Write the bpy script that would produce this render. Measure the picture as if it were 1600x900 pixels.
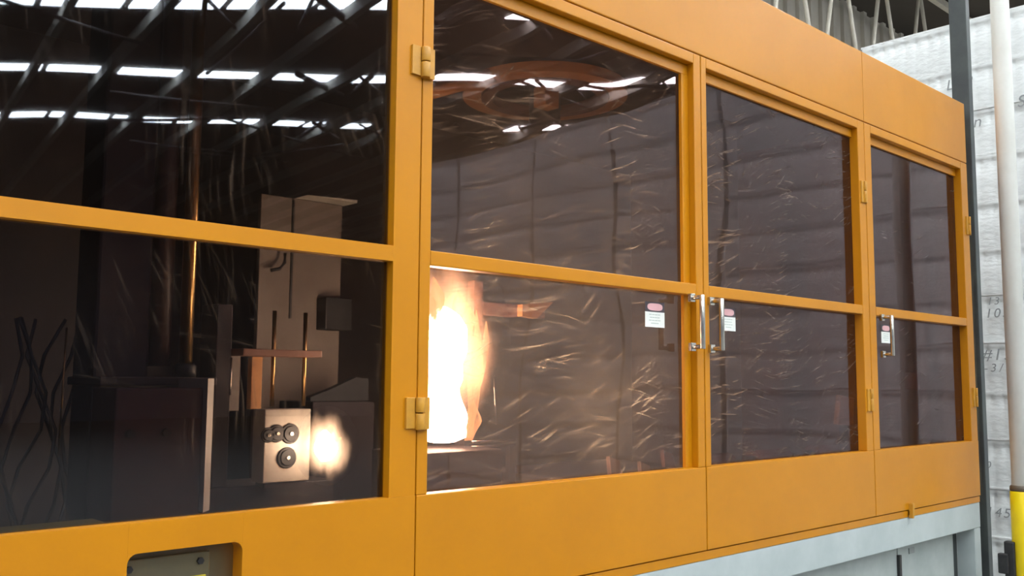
import bpy, bmesh, math, random
from mathutils import Vector, Matrix
random.seed(7)
S = bpy.context.scene
for o in list(bpy.data.objects): bpy.data.objects.remove(o)
COL = S.collection

# ------------------------------------------------------------------ camera
cd = bpy.data.cameras.new('camera'); cam = bpy.data.objects.new('camera', cd); COL.objects.link(cam)
cd.sensor_width = 36.0; cd.lens = 1468.0 / 1600.0 * 36.0; cd.clip_end = 300; cd.clip_start = 0.05
ax = Vector((0.72851985, -0.07238796, -0.68118926))
ay = Vector((-0.68499332, -0.06746424, -0.725419))
az = Vector((0.00655569, 0.99509224, -0.09873431))
m = Matrix((ax, ay, az)).to_4x4(); m.translation = Vector((0, -2.0, 1.65))
cam.matrix_world = m
S.camera = cam
# ------------------------------------------------------------------ world, exposure
S.view_settings.view_transform = 'Standard'; S.view_settings.look = 'None'
S.view_settings.gamma = 1.0; S.view_settings.use_curve_mapping = False
S.view_settings.exposure = 0.0
w = bpy.data.worlds.new('sky'); S.world = w; w.use_nodes = True
w.node_tree.nodes['Background'].inputs[0].default_value = (0.85, 0.92, 1.0, 1)
w.node_tree.nodes['Background'].inputs[1].default_value = 1.0
SKYLIGHT = 46.0          # daylight coming through the roof sheets
FLAME = 84.0

# ------------------------------------------------------------------ materials
def nm(name):
    mt = bpy.data.materials.new(name); mt.use_nodes = True
    nt = mt.node_tree; nt.nodes.clear()
    out = nt.nodes.new('ShaderNodeOutputMaterial')
    return mt, nt, out
def N(nt, t, **kw):
    n = nt.nodes.new(t)
    for k, v in kw.items():
        if k in n.inputs: n.inputs[k].default_value = v
        else: setattr(n, k, v)
    return n
def L(nt, a, b): nt.links.new(a, b)
def c4(c): return (c[0], c[1], c[2], 1.0)
def surf(name, c1, c2=None, rough=0.5, metal=0.0, scale=6.0, stretch=(1, 1, 1), bump=0.0, bscale=40.0, coat=0.0, rough2=None, lo=0.35, hi=0.7):
    """two-tone noise surface with optional fine relief"""
    mt, nt, out = nm(name)
    b = N(nt, 'ShaderNodeBsdfPrincipled'); L(nt, b.outputs[0], out.inputs[0])
    b.inputs['Roughness'].default_value = rough; b.inputs['Metallic'].default_value = metal
    if coat: b.inputs['Coat Weight'].default_value = coat; b.inputs['Coat Roughness'].default_value = 0.12
    tc = N(nt, 'ShaderNodeTexCoord'); mp = N(nt, 'ShaderNodeMapping'); mp.inputs['Scale'].default_value = stretch
    L(nt, tc.outputs['Object'], mp.inputs[0])
    if c2 is None: c2 = tuple(x * 0.8 for x in c1)
    nz = N(nt, 'ShaderNodeTexNoise', Scale=scale, Detail=6.0, Roughness=0.6); L(nt, mp.outputs[0], nz.inputs['Vector'])
    r = N(nt, 'ShaderNodeValToRGB'); r.color_ramp.elements[0].position = lo; r.color_ramp.elements[1].position = hi
    r.color_ramp.elements[0].color = c4(c1); r.color_ramp.elements[1].color = c4(c2)
    L(nt, nz.outputs['Fac'], r.inputs[0]); L(nt, r.outputs[0], b.inputs['Base Color'])
    if rough2 is not None:
        mr = N(nt, 'ShaderNodeMapRange'); mr.inputs['To Min'].default_value = rough; mr.inputs['To Max'].default_value = rough2
        L(nt, nz.outputs['Fac'], mr.inputs[0]); L(nt, mr.outputs[0], b.inputs['Roughness'])
    if bump:
        n2 = N(nt, 'ShaderNodeTexNoise', Scale=bscale, Detail=4.0); L(nt, mp.outputs[0], n2.inputs['Vector'])
        bp = N(nt, 'ShaderNodeBump', Strength=bump, Distance=0.02); L(nt, n2.outputs['Fac'], bp.inputs['Height']); L(nt, bp.outputs[0], b.inputs['Normal'])
    return mt
def emit(name, col, strength):
    mt, nt, out = nm(name); e = N(nt, 'ShaderNodeEmission'); e.inputs[0].default_value = c4(col); e.inputs[1].default_value = strength
    L(nt, e.outputs[0], out.inputs[0]); return mt

def glass_mat(name, tint, scratch, seed, warp=0.03, dust=0.03, gloss=(1.0, 0.87, 0.89), patch=0.47):
    """tinted acrylic sheet: mirror-like gloss by angle, tinted see-through, dust film and scratches"""
    mt, nt, out = nm(name)
    tc = N(nt, 'ShaderNodeTexCoord'); geo = N(nt, 'ShaderNodeNewGeometry')
    off = N(nt, 'ShaderNodeVectorMath', operation='ADD'); off.inputs[1].default_value = (seed * 3.7, 0, seed * 1.9)
    L(nt, geo.outputs['Position'], off.inputs[0])
    # gentle warping of the sheet
    wn = N(nt, 'ShaderNodeTexNoise', Scale=1.3, Detail=1.0); L(nt, off.outputs[0], wn.inputs['Vector'])
    bp = N(nt, 'ShaderNodeBump', Strength=warp, Distance=0.25); L(nt, wn.outputs['Fac'], bp.inputs['Height'])
    dot = N(nt, 'ShaderNodeVectorMath', operation='DOT_PRODUCT'); L(nt, geo.outputs['Normal'], dot.inputs[0]); L(nt, geo.outputs['Incoming'], dot.inputs[1])
    ab = N(nt, 'ShaderNodeMath', operation='ABSOLUTE'); L(nt, dot.outputs['Value'], ab.inputs[0])
    om = N(nt, 'ShaderNodeMath', operation='SUBTRACT'); om.inputs[0].default_value = 1.0; L(nt, ab.outputs[0], om.inputs[1])
    pw = N(nt, 'ShaderNodeMath', operation='POWER'); L(nt, om.outputs[0], pw.inputs[0]); pw.inputs[1].default_value = 5.0
    fr = N(nt, 'ShaderNodeMath', operation='MULTIPLY_ADD'); L(nt, pw.outputs[0], fr.inputs[0]); fr.inputs[1].default_value = 0.95; fr.inputs[2].default_value = 0.045
    tr = N(nt, 'ShaderNodeBsdfTransparent'); tr.inputs[0].default_value = c4(tint)
    gl = N(nt, 'ShaderNodeBsdfGlossy', Roughness=0.015); gl.inputs['Color'].default_value = c4(gloss); L(nt, bp.outputs[0], gl.inputs['Normal'])
    mx = N(nt, 'ShaderNodeMixShader'); L(nt, fr.outputs[0], mx.inputs[0]); L(nt, tr.outputs[0], mx.inputs[1]); L(nt, gl.outputs[0], mx.inputs[2])
    # dust film
    df = N(nt, 'ShaderNodeBsdfDiffuse'); df.inputs[0].default_value = (0.55, 0.5, 0.5, 1)
    tl = N(nt, 'ShaderNodeBsdfTranslucent'); tl.inputs[0].default_value = (0.8, 0.7, 0.6, 1)
    dm = N(nt, 'ShaderNodeMixShader'); dm.inputs[0].default_value = 0.9; L(nt, df.outputs[0], dm.inputs[1]); L(nt, tl.outputs[0], dm.inputs[2])
    dn = N(nt, 'ShaderNodeTexNoise', Scale=2.3, Detail=5.0); L(nt, off.outputs[0], dn.inputs['Vector'])
    dr = N(nt, 'ShaderNodeMapRange'); dr.inputs['From Min'].default_value = 0.3; dr.inputs['From Max'].default_value = 0.75
    dr.inputs['To Min'].default_value = dust * 0.4; dr.inputs['To Max'].default_value = dust * 1.6; L(nt, dn.outputs['Fac'], dr.inputs[0])
    acc = dr.outputs[0]
    # scratches: long thin smears, slightly tilted, in patches
    for i, (ang, sx, sz, th, amt) in enumerate(scratch):
        mp = N(nt, 'ShaderNodeMapping', vector_type='TEXTURE'); mp.inputs['Rotation'].default_value = (0, ang, 0); mp.inputs['Scale'].default_value = (1.0 / sx, 1, 1.0 / sz); mp.inputs['Location'].default_value = (i * 5.1, 0, i * 2.3)
        dist = N(nt, 'ShaderNodeTexNoise', Scale=1.6, Detail=2.0); L(nt, off.outputs[0], dist.inputs['Vector'])
        dv = N(nt, 'ShaderNodeVectorMath', operation='SCALE'); L(nt, dist.outputs['Color'], dv.inputs[0]); dv.inputs['Scale'].default_value = 0.16
        da = N(nt, 'ShaderNodeVectorMath', operation='ADD'); L(nt, off.outputs[0], da.inputs[0]); L(nt, dv.outputs[0], da.inputs[1])
        L(nt, da.outputs[0], mp.inputs[0])
        sn = N(nt, 'ShaderNodeTexNoise', Scale=1.0, Detail=3.0, Roughness=0.7); L(nt, mp.outputs[0], sn.inputs['Vector'])
        sr = N(nt, 'ShaderNodeMapRange'); sr.inputs['From Min'].default_value = th; sr.inputs['From Max'].default_value = th + 0.15
        sr.inputs['To Min'].default_value = 0; sr.inputs['To Max'].default_value = amt; L(nt, sn.outputs['Fac'], sr.inputs[0])
        pn = N(nt, 'ShaderNodeTexNoise', Scale=3.1 + i, Detail=1.0); L(nt, off.outputs[0], pn.inputs['Vector'])
        pr = N(nt, 'ShaderNodeMapRange'); pr.inputs['From Min'].default_value = patch; pr.inputs['From Max'].default_value = 0.64; L(nt, pn.outputs['Fac'], pr.inputs[0])
        ml = N(nt, 'ShaderNodeMath', operation='MULTIPLY'); L(nt, sr.outputs[0], ml.inputs[0]); L(nt, pr.outputs[0], ml.inputs[1])
        ad = N(nt, 'ShaderNodeMath', operation='ADD'); L(nt, acc, ad.inputs[0]); L(nt, ml.outputs[0], ad.inputs[1]); acc = ad.outputs[0]
    fm = N(nt, 'ShaderNodeMixShader'); L(nt, acc, fm.inputs[0]); L(nt, mx.outputs[0], fm.inputs[1]); L(nt, dm.outputs[0], fm.inputs[2])
    L(nt, fm.outputs[0], out.inputs[0])
    return mt

ORANGE = surf('orange_paint', (0.52, 0.205, 0.0028), (0.46, 0.178, 0.0024), rough=0.30, scale=2.2, bump=0.03, bscale=9.0, rough2=0.40)
ORANGE.node_tree.nodes['Principled BSDF'].inputs['Specular IOR Level'].default_value = 0.32
ORANGE2 = surf('orange_paint_hinge', (0.52, 0.25, 0.02), (0.42, 0.2, 0.02), rough=0.4, scale=30)
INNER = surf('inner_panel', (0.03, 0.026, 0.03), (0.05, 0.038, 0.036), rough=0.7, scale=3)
GREY = surf('grey_paint', (0.44, 0.50, 0.50), (0.36, 0.42, 0.42), rough=0.45, scale=4)
GREYD = surf('grey_paint_panel', (0.40, 0.45, 0.44), (0.30, 0.35, 0.34), rough=0.5, scale=5)
CHAR = surf('charcoal_steel', (0.04, 0.046, 0.05), (0.065, 0.08, 0.074), rough=0.5, scale=5)
CHROME = surf('brushed_chrome', (0.62, 0.6, 0.55), (0.5, 0.48, 0.44), rough=0.25, metal=1.0, scale=30)
BLACK = surf('black_plastic', (0.012, 0.012, 0.014), (0.03, 0.03, 0.03), rough=0.5, scale=20)
WHITEP = surf('white_pole_paint', (0.78, 0.80, 0.76), (0.70, 0.71, 0.66), rough=0.4, scale=5)
YELLOW = surf('yellow_sleeve', (0.80, 0.62, 0.004), (0.74, 0.56, 0.004), rough=0.4, scale=5)
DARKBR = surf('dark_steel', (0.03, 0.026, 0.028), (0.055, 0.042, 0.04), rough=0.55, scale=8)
BRASS = surf('oily_brass', (0.50, 0.32, 0.13), (0.42, 0.25, 0.09), rough=0.28, metal=1.0, scale=12)
COLBR = surf('brown_column', (0.10, 0.06, 0.05), (0.07, 0.045, 0.04), rough=0.4, scale=6)
STEEL = surf('machined_steel', (0.55, 0.5, 0.42), (0.42, 0.38, 0.32), rough=0.45, metal=0.3, scale=14)
TAN = surf('tan_board', (0.20, 0.165, 0.14), (0.15, 0.12, 0.10), rough=0.7, scale=6)
PALE = surf('pale_bracket', (0.55, 0.52, 0.44), (0.42, 0.39, 0.33), rough=0.5, scale=10)
RED = surf('red_oxide', (0.30, 0.07, 0.03), (0.2, 0.05, 0.03), rough=0.5, scale=6)
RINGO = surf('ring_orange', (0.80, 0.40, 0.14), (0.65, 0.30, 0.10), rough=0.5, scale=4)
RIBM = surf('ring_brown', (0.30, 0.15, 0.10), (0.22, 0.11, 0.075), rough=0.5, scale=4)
FLOORM = surf('concrete', (0.13, 0.125, 0.12), (0.09, 0.088, 0.085), rough=0.6, scale=1.5, bump=0.1, bscale=20)
WALLD = surf('hall_wall', (0.11, 0.13, 0.17), (0.08, 0.095, 0.125), rough=0.8, scale=1)
ROOFM = surf('roof_sheet', (0.10, 0.085, 0.07), (0.075, 0.065, 0.055), rough=0.8, scale=1)
RAFT = surf('pale_rafter', (0.30, 0.29, 0.25), (0.24, 0.23, 0.2), rough=0.7, scale=3)
WALLB = surf('back_wall_sheet', (0.74, 0.70, 0.62), (0.62, 0.58, 0.5), rough=0.7, scale=1.5)
STRUT = surf('strut_paint', (0.72, 0.68, 0.58), (0.62, 0.58, 0.5), rough=0.5, scale=8)
WRAP = surf('stretch_film', (0.80, 0.84, 0.84), (0.72, 0.76, 0.76), rough=0.26, scale=7, bump=0.25, bscale=16, stretch=(1, 1, 2.2), coat=0.3)
PAD = surf('slip_sheet', (0.80, 0.83, 0.83), (0.7, 0.73, 0.73), rough=0.4, scale=9, bump=0.3, bscale=30)
PALW = surf('pallet_wood', (0.36, 0.26, 0.16), (0.25, 0.18, 0.11), rough=0.8, scale=6, stretch=(1, 8, 1))
INK = surf('marker_ink', (0.22, 0.24, 0.25), (0.34, 0.36, 0.36), rough=0.6)
LABW = surf('label_white', (0.82, 0.84, 0.80), (0.74, 0.77, 0.74), rough=0.5, scale=20)
LABP = surf('label_faded_red', (0.80, 0.46, 0.48), (0.72, 0.40, 0.42), rough=0.5, scale=20)
LABK = surf('label_black', (0.05, 0.04, 0.05), (0.08, 0.06, 0.07), rough=0.5)
LABG = surf('label_print', (0.42, 0.50, 0.46), (0.5, 0.56, 0.52), rough=0.5)
OLIVE = surf('olive_plate', (0.14, 0.12, 0.06), (0.09, 0.08, 0.05), rough=0.4, scale=6)
LEDGE = surf('yellow_green_ledge', (0.34, 0.32, 0.06), (0.24, 0.23, 0.05), rough=0.5)
SKYM = emit('skylight_sheet', (0.93, 0.97, 1.0), SKYLIGHT)
FLAMEC = emit('flame_core', (1.0, 0.80, 0.48), FLAME)
def flame_outer():
    mt, nt, out = nm('flame_tongue')
    e = N(nt, 'ShaderNodeEmission'); e.inputs[0].default_value = (1.0, 0.50, 0.16, 1); e.inputs[1].default_value = 5.0
    t = N(nt, 'ShaderNodeBsdfTransparent'); lw = N(nt, 'ShaderNodeTexNoise', Scale=14.0, Detail=4.0)
    tc = N(nt, 'ShaderNodeTexCoord'); mp = N(nt, 'ShaderNodeMapping'); mp.inputs['Scale'].default_value = (2, 2, 0.5); L(nt, tc.outputs['Object'], mp.inputs[0]); L(nt, mp.outputs[0], lw.inputs['Vector'])
    mr = N(nt, 'ShaderNodeMapRange'); mr.inputs['From Min'].default_value = 0.35; mr.inputs['From Max'].default_value = 0.68; L(nt, lw.outputs['Fac'], mr.inputs[0])
    mx = N(nt, 'ShaderNodeMixShader'); L(nt, mr.outputs[0], mx.inputs[0]); L(nt, t.outputs[0], mx.inputs[1]); L(nt, e.outputs[0], mx.inputs[2]); L(nt, mx.outputs[0], out.inputs[0])
    return mt
FLAMEO = flame_outer()
SC_H = [(-0.12, 3.2, 75, 0.565, 0.24), (-0.38, 4.5, 95, 0.56, 0.26), (0.22, 4.2, 130, 0.58, 0.22), (-0.85, 7.0, 150, 0.59, 0.2)]
SC_V = [(1.50, 3.0, 110, 0.57, 0.16), (1.15, 3.5, 120, 0.58, 0.13), (0.2, 4.0, 110, 0.6, 0.08)]
G_LEFT = glass_mat('tinted_glazing_smooth', (0.50, 0.47, 0.51), SC_V, 1, warp=0.012, dust=0.008, gloss=(0.84, 0.93, 1.0))
G_MID = glass_mat('tinted_glazing_scratched', (0.54, 0.46, 0.49), SC_H, 2, warp=0.025, dust=0.032)
G_THIRD = glass_mat('tinted_glazing_scuffed', (0.50, 0.42, 0.45), [(a, b, c, d - 0.015, e * 1.25) for a, b, c, d, e in SC_H], 9, warp=0.025, dust=0.03, patch=0.40)
G_RIGHT = glass_mat('tinted_glazing_dusty', (0.46, 0.38, 0.40), SC_H, 5, warp=0.025, dust=0.035)

# ------------------------------------------------------------------ mesh helpers
def box(bm, x0, x1, y0, y1, z0, z1, mi=0):
    vs = [bm.verts.new(p) for p in ((x0, y0, z0), (x1, y0, z0), (x1, y1, z0), (x0, y1, z0), (x0, y0, z1), (x1, y0, z1), (x1, y1, z1), (x0, y1, z1))]
    for f in ((0, 3, 2, 1), (4, 5, 6, 7), (0, 1, 5, 4), (1, 2, 6, 5), (2, 3, 7, 6), (3, 0, 4, 7)):
        fc = bm.faces.new([vs[i] for i in f]); fc.material_index = mi
def tube(bm, pts, r, seg=10, mi=0, r_end=None):
    pts = [Vector(p) for p in pts]; rings = []
    for i, p in enumerate(pts):
        d = (pts[min(i + 1, len(pts) - 1)] - pts[max(i - 1, 0)]).normalized()
        a = d.orthogonal().normalized() if abs(d.z) < 0.95 else Vector((1, 0, 0))
        a = (a - d * a.dot(d)).normalized(); b = d.cross(a)
        rr = r if r_end is None else r + (r_end - r) * i / (len(pts) - 1)
        rings.append([bm.verts.new(p + (a * math.cos(t) + b * math.sin(t)) * rr) for t in (2 * math.pi * k / seg for k in range(seg))])
    for A, B in zip(rings, rings[1:]):
        for k in range(seg):
            f = bm.faces.new((A[k], A[(k + 1) % seg], B[(k + 1) % seg], B[k])); f.smooth = True; f.material_index = mi
    for R_, rev in ((rings[0], True), (rings[-1], False)):
        f = bm.faces.new(R_[::-1] if rev else R_); f.material_index = mi
def lathe(bm, cx, cy, prof, seg=20, mi=0, jitter=None):
    rings = []
    for r, z in prof:
        ring = []
        for k in range(seg):
            t = 2 * math.pi * k / seg; rr = r * (jitter(t, z) if jitter else 1)
            ring.append(bm.verts.new((cx + rr * math.cos(t), cy + rr * math.sin(t), z)))
        rings.append(ring)
    for A, B in zip(rings, rings[1:]):
        for k in range(seg):
            f = bm.faces.new((A[k], A[(k + 1) % seg], B[(k + 1) % seg], B[k])); f.smooth = True; f.material_index = mi
    bm.faces.new(rings[0][::-1]).material_index = mi; bm.faces.new(rings[-1]).material_index = mi
def prism(bm, pts, y0, y1, mi=0):
    """outline in x,z extruded along y"""
    A = [bm.verts.new((p[0], y0, p[1])) for p in pts]; B = [bm.verts.new((p[0], y1, p[1])) for p in pts]
    n = len(pts)
    for k in range(n): bm.faces.new((A[k], B[k], B[(k + 1) % n], A[(k + 1) % n])).material_index = mi
    bm.faces.new(A).material_index = mi; bm.faces.new(B[::-1]).material_index = mi
def obj(name, bm, mats, parent=None, bevel=0.0, seg=2):
    bmesh.ops.recalc_face_normals(bm, faces=bm.faces[:])
    me = bpy.data.meshes.new(name); bm.to_mesh(me); bm.free()
    for mt in (mats if isinstance(mats, (list, tuple)) else [mats]): me.materials.append(mt)
    o = bpy.data.objects.new(name, me); COL.objects.link(o)
    if bevel:
        md = o.modifiers.new('edge', 'BEVEL'); md.width = bevel; md.segments = seg; md.limit_method = 'ANGLE'; md.angle_limit = 0.7
    if parent: o.parent = parent; o.matrix_parent_inverse = parent.matrix_world.inverted()
    return o
def bx(name, mats, dims, parent=None, bevel=0.0):
    bm = bmesh.new(); box(bm, *dims); return obj(name, bm, mats, parent, bevel)
def tb(name, mats, pts, r, parent=None, seg=12, r_end=None):
    bm = bmesh.new(); tube(bm, pts, r, seg, 0, r_end); return obj(name, bm, mats, parent)
def tag(o, label, cat, group=None, kind=None):
    o['label'] = label; o['category'] = cat
    if group: o['group'] = group
    if kind: o['kind'] = kind
    return o
def thing(name, label, cat, loc, group=None):
    o = bpy.data.objects.new(name, None); COL.objects.link(o); o.location = loc; o.empty_display_size = 0.1
    o.matrix_world = Matrix.Translation(loc)
    return tag(o, label, cat, group)
def struct(o, label, cat): return tag(o, label, cat, kind='structure')

# ------------------------------------------------------------------ the hall
struct(bx('floor', FLOORM, (-14, 26, -34, 4.8, -0.1, 0)), 'grey concrete floor of the hall', 'floor')
wb = bmesh.new()
# pale ribbed sheeting behind the machine
struct(bx('wall_back', WALLB, (-14, 26, 4.72, 4.9, 0, 7.6)), 'pale ribbed sheet wall behind the orange machine', 'wall')
WB = bpy.data.objects['wall_back']
rib0 = None
for k in range(70):
    x = 2.0 + k * 0.33
    if rib0 is None:
        bm = bmesh.new(); prism(bm, [(-0.05, 0), (0.05, 0), (0.05, 7.5), (-0.05, 7.5)], 4.66, 4.73); rib0 = obj('sheet_rib', bm, WALLB, WB); rib0.location.x = x
    else:
        r = rib0.copy(); COL.objects.link(r); r.location.x = x
struct(bx('wall_left', WALLD, (-14.2, -14, -34, 4.8, 0, 7.6)), 'dark wall at the left end of the hall', 'wall')
struct(bx('wall_right', WALLD, (26, 26.2, -34, 4.8, 0, 7.6)), 'dark wall beyond the wrapped pallets', 'wall')
struct(bx('wall_front', WALLD, (-14, 26, -34.2, -34, 0, 7.6)), 'dark far wall of the hall mirrored in the panes', 'wall')
RZ = 7.5
CE = struct(bx('ceiling', ROOFM, (-14.2, 26.2, -34.2, 4.9, RZ, RZ + 0.12)), 'dark brown sheet roof with rows of bright skylights', 'ceiling')
# roof bays run diagonally to the machine
TH = math.radians(41.0); A_ = Vector((math.cos(TH), math.sin(TH), 0)); B_ = Vector((-math.sin(TH), math.cos(TH), 0))
RT = math.radians(8.1); RD = Vector((-math.sin(RT), math.cos(RT), 0))      # rafters
def inside(p): return -13.5 < p.x < 25.5 and -33 < p.y < (3.0 if p.x < 10.5 else 0.8)  # stretch behind the machine front adds unseen skylights to brighten pallets and back wall
sky0 = None
PITCH = 1.45
for k in range(-7, 3):
    b = -12.7 - 3.42 * k
    for i in range(-32, 33):
        a = (i + 0.5) * PITCH + 0.35
        c = A_ * a + B_ * b
        if not inside(c): continue
        if random.random() < 0.06: continue
        if sky0 is None:
            bm = bmesh.new(); ea = A_ * (PITCH * 0.455); eb = RD * (0.18 / RD.dot(B_))
            q4 = [-ea - eb, ea - eb, ea + eb, -ea + eb]
            lo_ = [bm.verts.new((p.x, p.y, RZ - 0.035)) for p in q4]; hi_ = [bm.verts.new((p.x, p.y, RZ - 0.012)) for p in q4]
            for j in range(4): bm.faces.new((lo_[j], lo_[(j + 1) % 4], hi_[(j + 1) % 4], hi_[j]))
            bm.faces.new(lo_[::-1]); bm.faces.new(hi_)
            sky0 = obj('skylight_panel', bm, SKYM, CE); s = sky0
        else:
            s = sky0.copy(); COL.objects.link(s)
        s.location = (c.x, c.y, 0)
def clip_line(a):
    pts = [b for b in [x * 0.25 for x in range(-220, 120)] if inside(A_ * a + RD * b)]
    return (min(pts), max(pts)) if pts else None
for i in range(-32, 33):
    a = i * PITCH + 0.35; cl = clip_line(a)
    if not cl or cl[1] - cl[0] < 2: continue
    bm = bmesh.new(); box(bm, -0.06, 0.06, cl[0], cl[1], RZ - 0.24, RZ - 0.04)
    r = obj('rafter', bm, RAFT, CE); r.location = A_ * a; r.rotation_euler = (0, 0, RT)
# bracing rods under the roof
for k in range(34):
    a = random.uniform(-6, 14); b = random.uniform(-24, -10)
    p = A_ * a + B_ * b
    q_ = A_ * (a + random.choice((-1, 1)) * random.uniform(1.5, 3.5)) + B_ * (b + random.uniform(-3.4, 3.4))
    if not (inside(p) and inside(q_)): continue
    tb('brace_rod', DARKBR, [(p.x, p.y, RZ - 0.42), (q_.x, q_.y, RZ - 0.42)], 0.035, CE, 6)

# struts crossing below the skylight rows
for k in range(0, 3):
    b = -12.7 - 3.42 * k
    for i in range(-2, 16):
        a = i * PITCH + random.uniform(-0.2, 0.4)
        for s_ in ((1,) if random.random() < 0.5 else (1, -1)):
            p = A_ * (a + random.uniform(0, 1)) + B_ * (b + 0.45); q_ = p - B_ * 0.9 + A_ * s_ * random.uniform(0.2, 0.7)
            if inside(p) and inside(q_): tb('brace_rod', DARKBR, [(p.x, p.y, RZ - 0.10), (q_.x, q_.y, RZ - 0.22)], random.choice((0.03, 0.045, 0.06)), CE, 6)

# lattice truss behind the machine, seen above its top edge
TR = thing('roof_truss', 'pale lattice roof truss with thin struts above the machine', 'truss', (11, 3.6, 5.2))
bx('bottom_chord', STRUT, (7.5, 24, 3.56, 3.64, 5.10, 5.18), TR)
bx('top_chord', STRUT, (7.5, 24, 3.56, 3.64, 7.36, 7.46), TR)
for k in range(13):
    x = 8.0 + k * 1.2
    tb('strut', STRUT, [(x, 3.6, 5.15), (x + 0.6, 3.6, 7.4)], 0.028, TR, 8)
    tb('strut', STRUT, [(x + 0.6, 3.6, 7.4), (x + 1.2, 3.6, 5.15)], 0.028, TR, 8)
for i, x in enumerate((13.2, 15.6)):
    o = bx('roof_purlin', STRUT, (x, x + 0.06, 1.0, 3.5, RZ - 0.10, RZ - 0.04), CE)

# ------------------------------------------------------------------ wrapped pallet wall
PX = 6.5; TP = 0.3135; TW = 1.12
def tier_mesh():
    bm = bmesh.new()
    per = 14; sub = 6; n = per * sub
    prof = [(0.0, 0.006), (0.03, 0.0), (0.12, 0.002), (0.17, 0.0), (0.20, 0.012), (0.235, 0.034), (0.262, 0.040), (0.272, 0.012), (0.285, 0.0), (TP - 0.012, 0.004)]
    rows = []
    for z, ins in prof:
        row = []
        for k in range(n + 1):
            t = k / sub; wv = abs(math.sin(math.pi * t))
            row.append(bm.verts.new((0.14 * ins + (1 - wv) * (0.004 + ins * 0.2), -TW / 2 + TW * k / n, z)))
        rows.append(row)
    for a, b in zip(rows, rows[1:]):
        for k in range(n):
            f = bm.faces.new((a[k], b[k], b[k + 1], a[k + 1])); f.smooth = True
    box(bm, 0.075, 1.0, -TW / 2, TW / 2, 0, TP - 0.012)
    # side skins
    for s in (-1, 1):
        y = s * TW / 2
        f = bm.faces.new([bm.verts.new(p) for p in ((0.01, y, 0), (0.08, y, 0), (0.08, y, TP - 0.012), (0.01, y, TP - 0.012))])
    return bm
tier0 = pad0 = plank0 = None
def pallet_load(yc, z0, nt, label):
    global tier0, pad0, plank0
    t = thing('pallet_load', label, 'pallet load', (PX, yc, z0), 'stretch wrapped pallet loads')
    def put(src, nm_, bmf, mat, dz, dx=0.0, dy=0.0, rz=0.0):
        if src is None: o = obj(nm_, bmf(), mat); 
        else: o = src.copy(); COL.objects.link(o)
        o.parent = t; o.location = (dx, dy, dz); o.rotation_euler = (0, 0, rz); return o
    def padm():
        bm = bmesh.new(); box(bm, -0.001, 1.0, -TW / 2 - 0.006, TW / 2 + 0.006, 0, 0.012); return bm
    def plankm():
        bm = bmesh.new(); box(bm, 0.0, 1.0, -0.05, 0.05, 0, 0.1); box(bm, 0.0, 0.1, -0.05, 0.5, 0.1, 0.12); return bm
    for dy in (-0.5, 0.0, 0.5 - 0.02):
        o = bpy.data.objects.new('pallet_bearer', plank0.data) if plank0 else None
        if o is None:
            bm = bmesh.new(); box(bm, 0.02, 1.0, -0.05, 0.05, 0, 0.049); o = obj('pallet_bearer', bm, PALW); plank0 = o
        else: COL.objects.link(o)
        o.parent = t; o.location = (0, dy, 0)
    for k in range(nt):
        z = 0.05 + k * TP
        o = put(tier0, 'bottle_tier', tier_mesh, WRAP, z, random.uniform(-0.006, 0.006), random.uniform(-0.008, 0.008)); tier0 = tier0 or o
        o = put(pad0, 'slip_sheet', padm, PAD, z + TP - 0.012, random.uniform(-0.004, 0.004), random.uniform(-0.006, 0.006)); pad0 = pad0 or o
    return t
ORD = ['nearest the white pole', 'second from the machine end', 'third from the machine end', 'fourth from the machine end', 'fifth from the machine end', 'sixth from the machine end', 'at the far end of the row']
NAM = ['right behind the dark column', 'second along the row from the dark column', 'third along the row from the dark column', 'fourth along the row, mirrored in the panes', 'fifth along the row, mirrored in the panes', 'sixth along the row, mirrored in the panes', 'last of the row, mirrored in the panes']
loads = []
for s in range(7):
    yc = 0.60 - s * 1.16
    pallet_load(yc, 0.0, 13, 'tall white stretch-wrapped stack of bottle tiers ' + NAM[s])
# handwriting on the film, each mark a part of the load it is written on
def text_on(load, s, y, z, size, name='handwritten_mark'):
    wid = size * 0.62; n = len(s)
    for i, ch in enumerate(s):
        cu = bpy.data.curves.new(name, 'FONT'); cu.body = ch; cu.size = size; cu.extrude = 0.0015; cu.align_x = 'CENTER'; cu.align_y = 'CENTER'; cu.shear = 0.2
        tmp = bpy.data.objects.new('tmp', cu); COL.objects.link(tmp)
        dg = bpy.context.evaluated_depsgraph_get(); me = bpy.data.meshes.new_from_object(tmp.evaluated_get(dg))
        bpy.data.objects.remove(tmp); me.name = name; me.materials.append(INK)
        o = bpy.data.objects.new(name, me); COL.objects.link(o); o.parent = load
        o.location = Vector((PX - 0.016, y - (i - (n - 1) / 2) * wid, z)) - load.location; o.rotation_euler = (math.pi / 2, 0, -math.pi / 2)
lo0 = up0 = [o for o in COL.objects if o.name.startswith('pallet_load')][0]
text_on(lo0, '#13', 0.30, 1.84, 0.105); text_on(lo0, '-3/12', 0.28, 1.755, 0.075)
text_on(up0, '103', 0.29, 2.11, 0.085); text_on(up0, '13', 0.31, 2.19, 0.07)
text_on(lo0, '1452', 0.31, 0.83, 0.085); text_on(lo0, '#', 0.42, 0.61, 0.10); text_on(lo0, '10', 0.40, 1.13, 0.06)
text_on(up0, 'L', 0.53, 3.69, 0.10); text_on(up0, '2', 0.40, 3.69, 0.09); text_on(up0, 'n', 0.36, 3.40, 0.11)
text_on(up0, 'SI', 0.05, 3.48, 0.11); text_on(up0, '2', 0.05, 3.38, 0.08)

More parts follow.
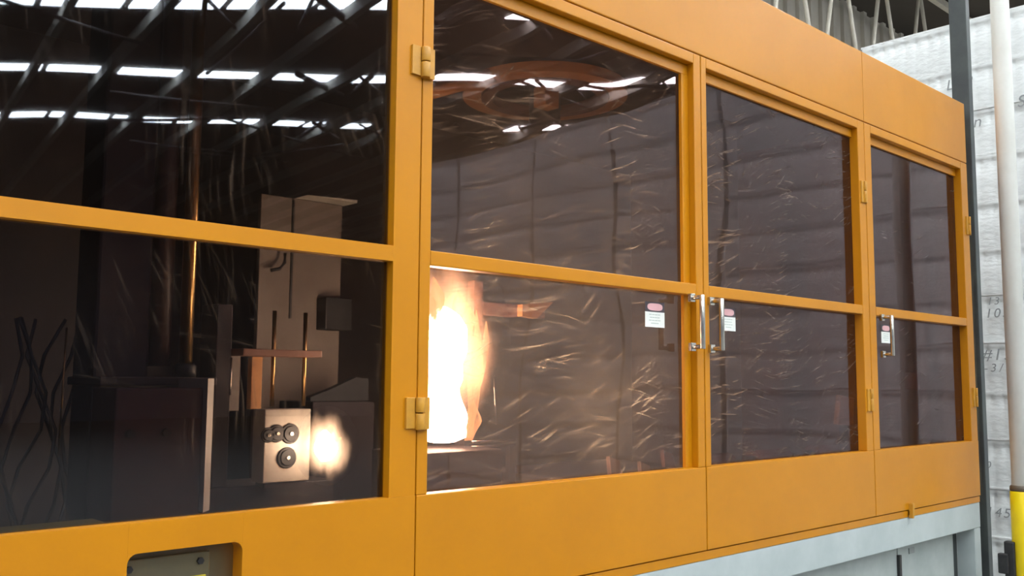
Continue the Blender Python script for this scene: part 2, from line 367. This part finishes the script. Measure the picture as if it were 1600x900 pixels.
# ------------------------------------------------------------------ dark column and white pole
cl = thing('steel_column', 'tall charcoal steel column at the right end of the orange machine', 'column', (5.425, 0.05, 0))
bx('shaft', CHAR, (5.400, 5.452, 0.0, 0.095, 0.012, 7.25), cl, 0.003)
bx('foot_plate', CHAR, (5.36, 5.50, -0.02, 0.12, 0, 0.012), cl)
pl = thing('pole', 'white round pole with a yellow lower sleeve in front of the pallets', 'pole', (5.215, -0.242, 0))
bm = bmesh.new(); lathe(bm, 5.215, -0.242, [(0.046, 0.02), (0.046, 4.0), (0.046, 7.25)], 28); obj('shaft', bm, WHITEP, pl)
bm = bmesh.new(); lathe(bm, 5.215, -0.242, [(0.056, 0.02), (0.056, 1.105), (0.053, 1.112)], 28); obj('yellow_sleeve', bm, YELLOW, pl)
bm = bmesh.new(); lathe(bm, 5.215, -0.242, [(0.054, 1.112), (0.056, 1.118), (0.055, 1.135), (0.049, 1.14)], 28); obj('dark_band', bm, surf('brown_band', (0.10, 0.075, 0.05)), pl)
bm = bmesh.new(); lathe(bm, 5.215, -0.242, [(0.11, 0.0), (0.11, 0.02)], 28); obj('base_flange', bm, YELLOW, pl)
bk = bmesh.new(); box(bk, 5.15, 5.185, -0.215, -0.165, 0.66, 0.86); box(bk, 5.13, 5.165, -0.19, -0.14, 0.70, 0.80)
obj('clamp', bk, BLACK, pl, 0.006)

# ------------------------------------------------------------------ the orange machine
MX0, MX1 = -1.06, 5.32
ZB, ZS, ZR0, ZR1, ZT, ZH = 1.06, 1.35, 1.962, 2.003, 2.862, 3.202
MC = thing('machine_enclosure', 'orange machine enclosure with tinted glazed doors on a grey base', 'machine', (2.1, 1.2, 0))
bm = bmesh.new(); box(bm, MX0, MX1, 0.0, 0.05, ZT + 0.003, ZH); obj('header_panel', bm, ORANGE, MC, 0.004)
bx('header_joint_cover', ORANGE, (4.118, 4.128, -0.0012, 0.01, ZT + 0.004, ZH - 0.004), MC)
bx('bottom_strip', ORANGE, (MX0, MX1, 0.004, 0.07, 1.025, ZB - 0.004), MC, 0.002)
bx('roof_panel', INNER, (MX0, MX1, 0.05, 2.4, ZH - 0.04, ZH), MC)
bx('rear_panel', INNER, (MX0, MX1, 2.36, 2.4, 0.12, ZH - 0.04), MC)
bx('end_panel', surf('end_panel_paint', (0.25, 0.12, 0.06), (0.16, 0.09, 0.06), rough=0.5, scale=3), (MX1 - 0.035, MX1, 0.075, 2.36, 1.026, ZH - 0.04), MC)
bx('end_panel', INNER, (MX0, MX0 + 0.035, 0.075, 2.36, 1.026, ZH - 0.04), MC)
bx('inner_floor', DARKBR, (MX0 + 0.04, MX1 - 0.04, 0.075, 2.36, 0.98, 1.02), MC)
bx('inner_ledge', LEDGE, (MX0 + 0.04, 0.83, 0.12, 0.32, 1.24, 1.322), MC, 0.004)

def hinge(parent, xs, zc, wide=True):
    bm = bmesh.new()
    h = 0.041
    if wide:
        box(bm, xs - 0.040, xs - 0.012, -0.008, 0.001, zc - h, zc + h)
        tube(bm, [(xs + 0.003, -0.010, zc - h - 0.003), (xs + 0.003, -0.010, zc - 0.0015)], 0.0135, 14)
        tube(bm, [(xs + 0.003, -0.010, zc + 0.0015), (xs + 0.003, -0.010, zc + h)], 0.0135, 14)
        box(bm, xs + 0.010, xs + 0.034, -0.012, 0.001, zc - h - 0.003, zc + h)
        box(bm, xs - 0.012, xs - 0.008, -0.006, 0.001, zc - h, zc)
    else:
        h = 0.05
        box(bm, xs - 0.030, xs - 0.006, -0.006, 0.001, zc - h, zc + h)
        tube(bm, [(xs, -0.008, zc - h), (xs, -0.008, zc + h * 0.1)], 0.0075, 12)
        tube(bm, [(xs, -0.008, zc + h * 0.14), (xs, -0.008, zc + h)], 0.0075, 12)
        box(bm, xs + 0.006, xs + 0.026, -0.006, 0.001, zc - h, zc + h)
    return obj('hinge', bm, ORANGE2, parent, 0.0012)
def handle(parent, x, z0, z1, dirx):
    bm = bmesh.new(); out = -0.052
    for z in (z0, z1):
        box(bm, x - 0.014, x + 0.014, -0.014, 0.0, z - 0.015, z + 0.015)
        tube(bm, [(x, -0.01, z), (x, out, z)], 0.0085, 12)
    tube(bm, [(x, out, z0 - 0.008), (x, out, z1 + 0.008)], 0.0095, 14)
    return obj('door_handle', bm, CHROME, parent, 0.002)
def warning(parent, x0, x1, z0, z1, y):
    """small notice: black header with a faded red oval, four printed lines on white"""
    bm = bmesh.new(); hz = z0 + (z1 - z0) * 0.60
    box(bm, x0, x1, y - 0.0012, y, z0, hz, 0)
    box(bm, x0, x1, y - 0.0012, y, hz, z1, 1)
    cx, cz, a, b = (x0 + x1) / 2, (hz + z1) / 2, (x1 - x0) * 0.39, (z1 - hz) * 0.36
    pts = []
    for k in range(24):
        t = 2 * math.pi * k / 24
        ct, st = math.cos(t), math.sin(t)
        pts.append((cx + a * math.copysign(abs(ct) ** 0.55, ct), cz + b * math.copysign(abs(st) ** 0.8, st)))
    prism(bm, pts, y - 0.0022, y - 0.0010, 2)
    for k in range(4):
        zz = hz - (hz - z0) * (0.2 + 0.19 * k); ww = (x1 - x0) * (0.30, 0.26, 0.31, 0.2)[k]
        n = 4
        for j in range(n):
            xa = cx - ww + 2 * ww * j / n; box(bm, xa, xa + 2 * ww / n * 0.78, y - 0.0018, y - 0.0010, zz, zz + (hz - z0) * 0.055, 3)
    return obj('warning_label', bm, [LABW, LABK, LABP, LABG], parent)

def door(xl, xr, lst, rst, glass, top_bead, right_bead, label, flat=False, recess=None):
    """welded frame with lower panel; xl..xr outer edges, lst / rst stile widths"""
    g = 0.0022; x0, x1 = xl + g, xr - g
    th = 0.042; topz = ZT - (0.0 if flat else 0.001)
    bm = bmesh.new()
    wl, wr = x0 + lst, x1 - rst
    wt = ZT - 0.040
    # frame as one sheet with openings: stiles, rails, lower panel
    box(bm, x0, wl, 0, th, ZS, topz); box(bm, wr, x1, 0, th, ZS, topz)
    box(bm, wl, wr, 0, th, wt, topz)
    box(bm, wl, wr, 0.0, th, ZR0, ZR1)
    if recess is None:
        box(bm, x0, x1, -0.0015, th, ZB, ZS)
    else:
        ra, rb, rc, rd = recess
        box(bm, x0, ra, -0.0015, th, ZB, ZS); box(bm, rb, x1, -0.0015, th, ZB, ZS); box(bm, ra, rb, -0.0015, th, rd, ZS)
        if rc > ZB: box(bm, ra, rb, -0.0015, th, ZB, rc)
        r = 0.022
        for cx, sx in ((ra, 1), (rb, -1)):
            pts = [(cx, rd)] + [(cx + sx * (r - r * math.sin(t)), rd - (r - r * math.cos(t))) for t in [math.pi / 2 * j / 6 for j in range(7)]]
            prism(bm, pts, -0.0015, th)
    d = obj('door', bm, ORANGE, MC, 0.0028)
    if label: d['label'] = label
    gy = 0.026 if flat else 0.040
    for za, zb in ((ZS - 0.01, ZR0 + 0.01), (ZR1 - 0.01, wt + 0.01)):
        bx('window_pane', glass, (wl - 0.008, wr + 0.008, gy, gy + 0.005, za, zb), d)
    if top_bead: bx('glazing_bead', ORANGE, (wl, wr, 0.028, gy, wt - 0.040, wt - 0.001), d, 0.002)
    if right_bead: bx('glazing_bead', ORANGE, (wr - 0.040, wr, 0.026, gy, ZS, wt - 0.041), d, 0.002)
    return d
S12, S23, S34 = 1.5355, 2.833, 4.118
D0 = door(MX0, 0.236, 0.06, 0.06, G_LEFT, False, False, 'plain left door leaf', flat=True)
D1 = door(0.236, S12, 0.06, 0.084, G_LEFT, False, False, 'wide flat door frame with a recess in its lower panel', flat=True, recess=(0.787, 1.046, 1.10, 1.286))
D2 = door(S12, S23, 0.036, 0.042, G_MID, True, True, 'door with the flame behind its lower pane')
D3 = door(S23, S34, 0.032, 0.062, G_THIRD, True, False, 'door between the two pull handles and the narrow end door')
D4 = door(S34, MX1, 0.062, 0.085, G_RIGHT, True, False, 'end door next to the pallets')
hinge(D2, S12, 2.52); hinge(D2, S12, 1.565)
hinge(D3, S34 - 0.022, 2.527, False); hinge(D3, S34 - 0.022, 1.576, False)
hinge(D4, MX1 - 0.018, 2.513, False); hinge(D4, MX1 - 0.018, 1.58, False)
handle(D2, 2.750, 1.775, 1.950, 1); handle(D3, 2.868, 1.772, 1.945, -1); handle(D4, 4.225, 1.785, 1.955, -1)
warning(D2, 2.545, 2.652, 1.840, 1.928, 0.040); warning(D3, 3.000, 3.093, 1.846, 1.934, 0.040); warning(D4, 4.310, 4.405, 1.842, 1.93, 0.040)
bm = bmesh.new(); box(bm, 4.447, 4.458, -0.022, 0.0, 1.022, 1.088); box(bm, 4.462, 4.478, -0.016, 0.0, 1.03, 1.09); box(bm, 4.447, 4.478, -0.006, 0.0, 1.035, 1.06)
obj('door_latch', bm, ORANGE2, D4, 0.0015)
# plate inside the recess of the wide door
bm = bmesh.new(); box(bm, 0.77, 1.065, 0.075, 0.085, 1.08, 1.30); obj('recess_plate', bm, OLIVE, D1)
bm = bmesh.new(); box(bm, 0.795, 1.0, 0.062, 0.0745, 1.09, 1.262); obj('cover_plate', bm, OLIVE, D1, 0.003)
for x in (0.815, 0.975):
    bm = bmesh.new()
    pts = [(x + 0.008 * math.cos(math.pi / 3 * k), 1.243 + 0.008 * math.sin(math.pi / 3 * k)) for k in range(6)]
    prism(bm, pts, 0.054, 0.0615); obj('bolt', bm, BLACK, D1)
bx('yellow_reflection', surf('yellow_reflection_paint', (0.6, 0.5, 0.03)), (0.92, 0.99, 0.056, 0.0615, 1.10, 1.212), D1, 0.004)  # yellow reflection on the plate, painted as a thin raised piece

# grey base
BS = bx('base_frame', GREY, (MX0, MX1 - 0.0, 0.006, 0.11, 0.893, 1.0245), MC, 0.004)
BS['label'] = 'pale grey steel base under the doors'
for x in (-1.0, 1.0, 3.0, 5.235):
    bx('post', GREY, (x, x + 0.08, 0.006, 0.10, 0.0, 0.8925), BS, 0.003)
for xa, xb in ((-0.91, 0.99), (1.09, 2.99), (3.09, 4.497), (4.505, 5.15)):
    bx('panel', GREYD, (xa, xb, 0.085, 0.098, 0.08, 0.885), BS, 0.002)
bx('slot', BLACK, (4.490, 4.512, 0.070, 0.084, 0.55, 0.835), BS)
bx('rating_plate', surf('plate_grey', (0.28, 0.31, 0.30)), (4.62, 4.68, 0.081, 0.0845, 0.825, 0.852), BS)
bx('screw', surf('screw_grey', (0.22, 0.25, 0.24)), (4.57, 4.585, 0.078, 0.0845, 0.867, 0.88), BS)
bx('return_panel', CHAR, (5.16, 5.234, 0.10, 0.12, 0.02, 0.885), BS)

# ------------------------------------------------------------------ inside the machine
gc = thing('guide_column', 'tall dark guide column with a bright brass rod in the left window', 'machine part', (1.2, 0.95, 1.02))
bx('column_body', DARKBR, (1.02, 1.19, 0.92, 1.10, 1.02, 3.15), gc, 0.01)
bm = bmesh.new(); lathe(bm, 1.298, 0.9, [(0.021, 1.69), (0.021, 3.15)], 20); obj('brass_rod', bm, BRASS, gc)
bm = bmesh.new(); lathe(bm, 1.225, 0.93, [(0.034, 1.69), (0.034, 3.15)], 20); obj('brown_tube', bm, COLBR, gc)
bm = bmesh.new(); lathe(bm, 1.298, 0.9, [(0.034, 1.655), (0.034, 1.69), (0.026, 1.70)], 20); obj('collar', bm, BLACK, gc)
bx('bearing_plate', DARKBR, (1.0, 1.36, 0.80, 1.08, 1.63, 1.656), gc, 0.004)
mb = thing('mould_block', 'dark mould block with a lit tan edge strip below the brass rod', 'machine part', (1.12, 0.7, 1.02))
bx('body', surf('rusty_block', (0.09, 0.045, 0.04), (0.055, 0.035, 0.035), rough=0.5, scale=5), (0.98, 1.232, 0.62, 0.80, 1.02, 1.625), mb, 0.006)
bm = bmesh.new()
A4 = [(1.234, 0.60), (1.272, 0.64), (1.272, 0.80), (1.234, 0.80)]
lo_ = [bm.verts.new((p[0], p[1], 1.27)) for p in A4]; hi_ = [bm.verts.new((p[0], p[1], 1.652)) for p in A4]
for k in range(4): bm.faces.new((lo_[k], lo_[(k + 1) % 4], hi_[(k + 1) % 4], hi_[k]))
bm.faces.new(lo_[::-1]); bm.faces.new(hi_); obj('edge_strip', bm, PALE, mb)
bx('nose_plate', PALE, (1.268, 1.30, 0.72, 0.725, 1.36, 1.44), mb)
for x in (1.02, 1.12): 
    bm = bmesh.new(); tube(bm, [(x, 0.62, 1.50), (x, 0.60, 1.50)], 0.012, 8); obj('bolt', bm, BLACK, mb)
pb = thing('cable_duct', 'pale upright cable duct with a hanging cable beside the dark column', 'duct', (1.23, 1.3, 1.02))
bx('duct', PALE, (1.208, 1.258, 1.29, 1.33, 1.79, 2.16), pb, 0.003)
bx('duct', PALE, (1.165, 1.205, 1.30, 1.33, 1.72, 1.86), pb, 0.003)
tb('cable', BLACK, [(1.26, 1.27, 2.14), (1.262, 1.26, 2.06), (1.25, 1.25, 2.0), (1.22, 1.25, 1.96), (1.18, 1.26, 1.945)], 0.006, pb)
gr = thing('gold_rod', 'short thin gold rod with a black elbow pipe in the left window', 'rod', (1.06, 1.0, 1.02))
tb('rod', BRASS, [(1.057, 1.0, 1.74), (1.057, 1.0, 1.905)], 0.0055, gr)
tb('elbow_pipe', BLACK, [(1.06, 0.98, 1.80), (1.10, 0.98, 1.805), (1.112, 0.98, 1.79), (1.112, 0.98, 1.765), (1.09, 0.98, 1.745), (1.06, 0.98, 1.735)], 0.007, gr)
bx('stand', DARKBR, (1.04, 1.075, 0.98, 1.02, 1.02, 1.74), gr)
hs = thing('hose_bundle', 'tangle of dark hoses at the far left of the lower window', 'hoses', (0.9, 1.2, 1.02))
for k in range(7):
    x = 0.86 + k * 0.03; pts = []
    for j in range(8): pts.append((x + 0.04 * math.sin(j * 1.3 + k), 1.15 + 0.04 * math.cos(j + k * 2), 1.03 + j * 0.115))
    tb('hose', BLACK if k % 3 else DARKBR, pts, 0.0055, hs, 8)
tb('thin_pipe', BRASS, [(0.945, 0.95, 1.42), (0.95, 0.95, 1.80)], 0.003, hs)
bd = thing('rear_board', 'tan rear board with a pale lip behind the left door', 'board', (2.2, 1.7, 1.02))
bx('board', TAN, (1.97, 2.385, 1.70, 1.73, 1.03, 2.46), bd, 0.003)
bx('seam', BLACK, (2.120, 2.130, 1.692, 1.70, 1.92, 2.45), bd)
bm = bmesh.new(); prism(bm, [(2.14, 2.462), (2.40, 2.462), (2.40, 2.475), (2.14, 2.464)], 1.60, 1.72); obj('lip', bm, PALE, bd)
tb('cable', BLACK, [(2.07, 1.66, 2.20), (2.065, 1.65, 2.16), (2.04, 1.65, 2.13), (2.0, 1.65, 2.12)], 0.008, bd)
bx('junction_box', BLACK, (2.26, 2.40, 1.62, 1.699, 1.875, 2.02), bd, 0.004)
pf = thing('press_frame', 'press frame with two thin lit rods above the steel block', 'machine part', (1.66, 0.92, 1.02))
for x in (1.608, 1.729):
    tb('rod', BRASS, [(x, 0.9, 1.56), (x, 0.9, 1.885)], 0.007, pf)
bx('cross_plate', RIBM, (1.475, 1.775, 0.86, 0.96, 1.728, 1.752), pf, 0.003)
bx('back_plate', TAN, (1.50, 1.60, 1.12, 1.14, 1.54, 1.74), pf)
bx('side_plate', RINGO, (1.545, 1.585, 0.93, 0.96, 1.55, 1.727), pf, 0.002)
bx('upright', DARKBR, (1.415, 1.47, 0.93, 1.05, 1.02, 1.90), pf, 0.003)
bx('lower_table', DARKBR, (1.37, 1.86, 0.90, 1.12, 1.02, 1.30), pf, 0.004)
tb('thin_rod', CHROME, [(1.43, 0.85, 1.60), (1.43, 0.85, 1.72)], 0.003, pf)
sb = thing('steel_block', 'bright machined steel block with round bores beside the small flame', 'machine part', (1.61, 0.8, 1.30))
bm = bmesh.new(); box(bm, 1.529, 1.700, 0.80, 0.88, 1.315, 1.553); obj('body', bm, STEEL, sb, 0.003)
for x, z, r in ((1.622, 1.472, 0.030), (1.612, 1.394, 0.031), (1.572, 1.474, 0.026), (1.540, 1.47, 0.022)):
    bm = bmesh.new(); tube(bm, [(x, 0.801, z), (x, 0.794, z)], r * 1.12, 28); tube(bm, [(x, 0.7945, z), (x, 0.790, z)], r * 0.85, 24, 0)
    q_ = obj('bore_disc', bm, BLACK, sb, 0.002)  # black disc stands in for the dark inside of an open bore
    bm = bmesh.new(); tube(bm, [(x, 0.7895, z), (x, 0.785, z)], 0.006, 10); obj('cap_screw', bm, CHROME, q_)
bx('foot', DARKBR, (1.54, 1.69, 0.81, 0.87, 1.30, 1.314), sb)
wp = thing('waste_tray', 'grey folded sheet tray to the right of the small flame', 'tray', (2.18, 1.45, 1.02))
bm = bmesh.new(); prism(bm, [(2.03, 1.564), (2.31, 1.564), (2.31, 1.655), (2.25, 1.663), (2.14, 1.618), (2.03, 1.58)], 1.35, 1.39); obj('sheet', bm, surf('dull_sheet', (0.018, 0.02, 0.024), (0.012, 0.013, 0.017), rough=0.85), wp)
bx('cabinet', surf('plum_cabinet', (0.018, 0.013, 0.018), (0.012, 0.009, 0.013), rough=0.85), (2.03, 2.33, 1.33, 1.6, 1.02, 1.562), wp, 0.004)

# flames ------------------------------------------------------------
def glow_mat(name, r, col, peak, nscale, dens_pow=1.5):
    """burning gas and imitated bloom: emission that thins out towards the edge of the halo"""
    mt, nt, out = nm(name)
    tc = N(nt, 'ShaderNodeTexCoord'); nz = N(nt, 'ShaderNodeTexNoise', Scale=nscale, Detail=3.0)
    mp = N(nt, 'ShaderNodeMapping'); mp.inputs['Scale'].default_value = (1.6, 1.6, 0.55); L(nt, tc.outputs['Object'], mp.inputs[0]); L(nt, mp.outputs[0], nz.inputs['Vector'])
    dv = N(nt, 'ShaderNodeVectorMath', operation='DIVIDE'); L(nt, tc.outputs['Object'], dv.inputs[0]); dv.inputs[1].default_value = r
    ln = N(nt, 'ShaderNodeVectorMath', operation='LENGTH'); L(nt, dv.outputs[0], ln.inputs[0])
    ns = N(nt, 'ShaderNodeMath', operation='MULTIPLY_ADD'); L(nt, nz.outputs['Fac'], ns.inputs[0]); ns.inputs[1].default_value = 0.9; ns.inputs[2].default_value = -0.27
    sm = N(nt, 'ShaderNodeMath', operation='ADD'); L(nt, ln.outputs['Value'], sm.inputs[0]); L(nt, ns.outputs[0], sm.inputs[1])
    mr = N(nt, 'ShaderNodeMapRange'); mr.inputs['From Min'].default_value = 1.0; mr.inputs['From Max'].default_value = 0.2; L(nt, sm.outputs[0], mr.inputs[0])
    pw = N(nt, 'ShaderNodeMath', operation='POWER'); L(nt, mr.outputs[0], pw.inputs[0]); pw.inputs[1].default_value = dens_pow
    ml = N(nt, 'ShaderNodeMath', operation='MULTIPLY'); L(nt, pw.outputs[0], ml.inputs[0]); ml.inputs[1].default_value = peak
    e = N(nt, 'ShaderNodeEmission'); e.inputs[0].default_value = c4(col); L(nt, ml.outputs[0], e.inputs[1]); L(nt, e.outputs[0], out.inputs['Volume'])
    return mt
def glow(parent, c, r, mat):  # soft emission volume: burning gas plus a halo imitating bloom
    bm = bmesh.new(); prof = [(max(0.002, r[0] * math.sin(math.pi * k / 12)), -r[2] * math.cos(math.pi * k / 12)) for k in range(13)]
    lathe(bm, 0, 0, prof, 20)
    o = obj('gas_halo', bm, mat, parent); o.location = Vector(c); return o
def blob(bm, cx, cy, prof, seed, amp=0.18, seg=28):
    rs = random.Random(seed); ph = [rs.uniform(0, 6.28) for _ in range(6)]
    def j(t, z):
        return 1 + amp * (0.5 * math.sin(3 * t + ph[0] + 18 * z) + 0.35 * math.sin(5 * t + ph[1] - 31 * z) + 0.3 * math.sin(2 * t + ph[2] + 47 * z))
    lathe(bm, cx, cy, prof, seg, 0, j)
f2 = thing('flame', 'large white hot flame behind the lower pane of the second door', 'flame', (2.2, 0.7, 1.42))
bm = bmesh.new()
prof = []
for k in range(30):
    t = k / 29; z = 1.425 + 0.50 * t
    r = 0.082 * (1 - 0.28 * math.exp(-((t - 0.36) / 0.09) ** 2)) * min(1, (t / 0.05 + 0.55)) * (1 - max(0, (t - 0.80) / 0.20) ** 2.2 * 0.9)
    prof.append((max(r, 0.004), z))
blob(bm, 2.205, 0.72, prof, 3, 0.22)
obj('core', bm, FLAMEC, f2)
def tongue(parent, pts, r0, mat=FLAMEO, name='tongue'):
    bm = bmesh.new(); P = [Vector(p) for p in pts]; fine = []
    for a, b in zip(P, P[1:]):
        for j in range(5): fine.append(a.lerp(b, j / 5))
    fine.append(P[-1]); n = len(fine)
    rings = []
    for i, p in enumerate(fine):
        t = i / (n - 1); r = r0 * math.sin(math.pi * min(1, 0.15 + 0.85 * t)) ** 0.8 * (1 + 0.2 * math.sin(9 * t + r0 * 100)) + 0.0015
        rings.append([bm.verts.new(p + Vector((r * math.cos(a), 0.6 * r * math.sin(a), 0))) for a in [2 * math.pi * k / 10 for k in range(10)]])
    for A, B in zip(rings, rings[1:]):
        for k in range(10):
            f = bm.faces.new((A[k], A[(k + 1) % 10], B[(k + 1) % 10], B[k])); f.smooth = True
    bm.faces.new(rings[0]); bm.faces.new(rings[-1])
    return obj(name, bm, mat, parent)
glow(f2, (2.225, 0.72, 1.79), (0.24, 0.24, 0.385), glow_mat('flame_gas_halo', (0.24, 0.24, 0.385), (1.0, 0.58, 0.24), 150.0, 8.0))
tongue(f2, [(2.30, 0.69, 1.44), (2.33, 0.69, 1.55), (2.335, 0.69, 1.68), (2.35, 0.69, 1.80), (2.34, 0.69, 1.92)], 0.028)
tongue(f2, [(2.36, 0.70, 1.62), (2.385, 0.70, 1.70), (2.40, 0.70, 1.80), (2.40, 0.70, 1.88)], 0.014)
tongue(f2, [(2.14, 0.69, 1.80), (2.125, 0.69, 1.90), (2.15, 0.69, 1.97), (2.13, 0.69, 2.03)], 0.035)
tongue(f2, [(2.24, 0.70, 1.84), (2.27, 0.70, 1.93), (2.255, 0.70, 1.99)], 0.03)
tongue(f2, [(2.30, 0.70, 1.80), (2.32, 0.70, 1.88), (2.30, 0.70, 1.95)], 0.022)
tongue(f2, [(2.30, 0.68, 1.43), (2.325, 0.68, 1.50), (2.32, 0.68, 1.58)], 0.03)
f1 = thing('flame', 'small bright flame against the steel block behind the left door', 'flame', (1.69, 0.69, 1.38))
bm = bmesh.new(); prof = [(max(0.004, 0.034 * math.sin(math.pi * (0.06 + 0.92 * k / 14)) ** 0.7), 1.386 + 0.10 * k / 14) for k in range(15)]
blob(bm, 1.688, 0.69, prof, 11, 0.32); obj('core', bm, FLAMEC, f1)
glow(f1, (1.695, 0.69, 1.436), (0.105, 0.105, 0.13), glow_mat('small_flame_gas_halo', (0.105, 0.105, 0.13), (1.0, 0.66, 0.32), 330.0, 16.0))
for ang in (0.3, 1.2, -0.5):
    c = Vector((1.688, 0.69, 1.436)); d = Vector((math.cos(ang), 0, math.sin(ang)))
    tongue(f1, [c + d * 0.03, c + d * 0.045, c + d * 0.065 + Vector((0, 0, 0.006))], 0.012)

br = thing('gripper_arm', 'bracket arm with a flame-lit folded plate right of the large flame', 'machine part', (2.46, 0.85, 1.02))
bx('upright', RIBM, (2.44, 2.49, 0.82, 0.86, 1.87, 2.05), br, 0.003)
bx('arm', RIBM, (2.49, 2.68, 0.82, 0.86, 1.915, 1.968), br, 0.003)
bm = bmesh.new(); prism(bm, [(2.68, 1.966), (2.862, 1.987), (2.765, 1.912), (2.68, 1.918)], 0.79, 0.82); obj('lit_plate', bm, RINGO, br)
bx('end_plate', RIBM, (2.80, 2.862, 0.84, 0.87, 1.92, 1.985), br)
bx('post', DARKBR, (2.44, 2.50, 0.87, 0.93, 1.02, 2.05), br)
pr = thing('pipe_rack', 'pair of short horizontal pipes beside the foot of the large flame', 'pipes', (2.52, 0.8, 1.02))
for z in (1.395, 1.415): tb('pipe', CHROME, [(2.40, 0.78, z), (2.63, 0.78, z)], 0.006, pr)
for x in (2.43, 2.60): bx('bracket', DARKBR, (x, x + 0.03, 0.775, 0.80, 1.02, 1.39), pr)
tb('thin_rod', CHROME, [(2.532, 0.8, 1.66), (2.548, 0.8, 1.48)], 0.003, pr)
bx('base_block', DARKBR, (2.02, 2.40, 0.60, 0.90, 1.02, 1.40), pr, 0.006)
# right-hand half of the machine
dp = thing('support_pillar', 'dark square pillar behind the left part of the third door', 'pillar', (4.39, 0.95, 1.02))
bx('pillar', surf('blue_grey_pillar', (0.06, 0.07, 0.075), (0.045, 0.05, 0.055), rough=0.5), (4.31, 4.45, 0.90, 1.02, 1.02, 3.10), dp, 0.005)
bx('foot', DARKBR, (4.27, 4.49, 0.86, 1.06, 1.02, 1.06), dp)
for k, (x, z, lab) in enumerate(((3.85, 1.25, 'red conveyor roller near the left edge of the third door'), (4.38, 1.25, 'red conveyor roller in the middle of the third door'), (4.98, 1.25, 'red conveyor roller near the right edge of the third door'))):
    ro = thing('conveyor_roller', lab, 'roller', (x, 0.7, 1.02), 'red conveyor rollers')
    bm = bmesh.new(); tube(bm, [(x - 0.16, 0.7, z), (x + 0.16, 0.7, z)], 0.055, 20); obj('roller', bm, RED, ro)
    tb('shaft', CHROME, [(x - 0.20, 0.7, z), (x + 0.20, 0.7, z)], 0.012, ro)
    for s in (-0.18, 0.18): bx('bracket', DARKBR, (x + s - 0.01, x + s + 0.01, 0.67, 0.73, 1.02, z + 0.03), ro)
lp = thing('glow_plate', 'orange brown plate painted as a glow at the right of the third door', 'chute', (4.64, 0.42, 1.02))  # orange glow behind the pane, put into the colour of a plate
bm = bmesh.new(); prism(bm, [(4.56, 1.44), (4.72, 1.43), (4.74, 1.57), (4.60, 1.59)], 0.40, 0.43); obj('plate', bm, RINGO, lp, 0.003)
bx('stem', DARKBR, (4.62, 4.66, 0.40, 0.43, 1.02, 1.43), lp)
sc = thing('scrap_bin', 'dark scrap bin with brown flakes under the second door', 'bin', (2.95, 0.5, 1.02))
bx('bin', DARKBR, (2.66, 3.5, 0.35, 1.05, 1.02, 1.28), sc, 0.01)
for x, z, a in ((2.86, 1.33, 0.3), (3.20, 1.34, -0.4), (3.05, 1.30, 0.1)):
    bm = bmesh.new(); prism(bm, [(x - 0.03, z - 0.04), (x + 0.04, z - 0.05), (x + 0.02, z + 0.01), (x - 0.04, z + 0.03)], 0.44, 0.46); obj('flake', bm, RIBM, sc)
vp = thing('drain_pipe', 'brown upright pipe inside the end door', 'pipe', (5.05, 0.25, 1.02))
tb('pipe', COLBR, [(5.08, 0.24, 1.021), (5.08, 0.24, 3.10)], 0.03, vp, 16)
bm = bmesh.new(); lathe(bm, 5.08, 0.24, [(0.036, 1.62), (0.038, 1.63), (0.038, 1.70), (0.036, 1.71)], 16); obj('sleeve', bm, RED, vp)
# overhead ring carrier
rg = thing('ring_carrier', 'round brown and orange ring carrier hanging at the top of the second door', 'machine part', (3.32, 1.3, 3.15))
def annulus(name, r0, r1, z0, z1, mat, par, cx=3.32, cy=1.30, seg=48):
    bm = bmesh.new(); R4 = []
    for r, z in ((r0, z0), (r1, z0), (r1, z1), (r0, z1)): R4.append([bm.verts.new((cx + r * math.cos(2 * math.pi * k / seg), cy + r * math.sin(2 * math.pi * k / seg), z)) for k in range(seg)])
    for i in range(4):
        for k in range(seg):
            f = bm.faces.new((R4[i][k], R4[i][(k + 1) % seg], R4[(i + 1) % 4][(k + 1) % seg], R4[(i + 1) % 4][k]))
    return obj(name, bm, mat, par)
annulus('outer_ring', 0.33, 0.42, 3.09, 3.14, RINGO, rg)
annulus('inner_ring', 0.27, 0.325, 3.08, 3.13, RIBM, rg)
bm = bmesh.new(); lathe(bm, 3.32, 1.30, [(0.07, 2.95), (0.08, 2.97), (0.08, 3.155)], 20); obj('hub', bm, DARKBR, rg)
bx('drive_box', RINGO, (3.16, 3.26, 1.14, 1.22, 2.99, 3.09), rg, 0.005)
for k in range(3):
    a = k * 2.094 + 0.5
    tb('spoke', DARKBR, [(3.32 + 0.07 * math.cos(a), 1.3 + 0.07 * math.sin(a), 3.11), (3.32 + 0.40 * math.cos(a), 1.3 + 0.40 * math.sin(a), 3.11)], 0.016, rg, 8)
tb('feed_arm', RINGO, [(2.45, 1.25, 2.90), (2.95, 1.28, 3.12)], 0.035, rg, 10)
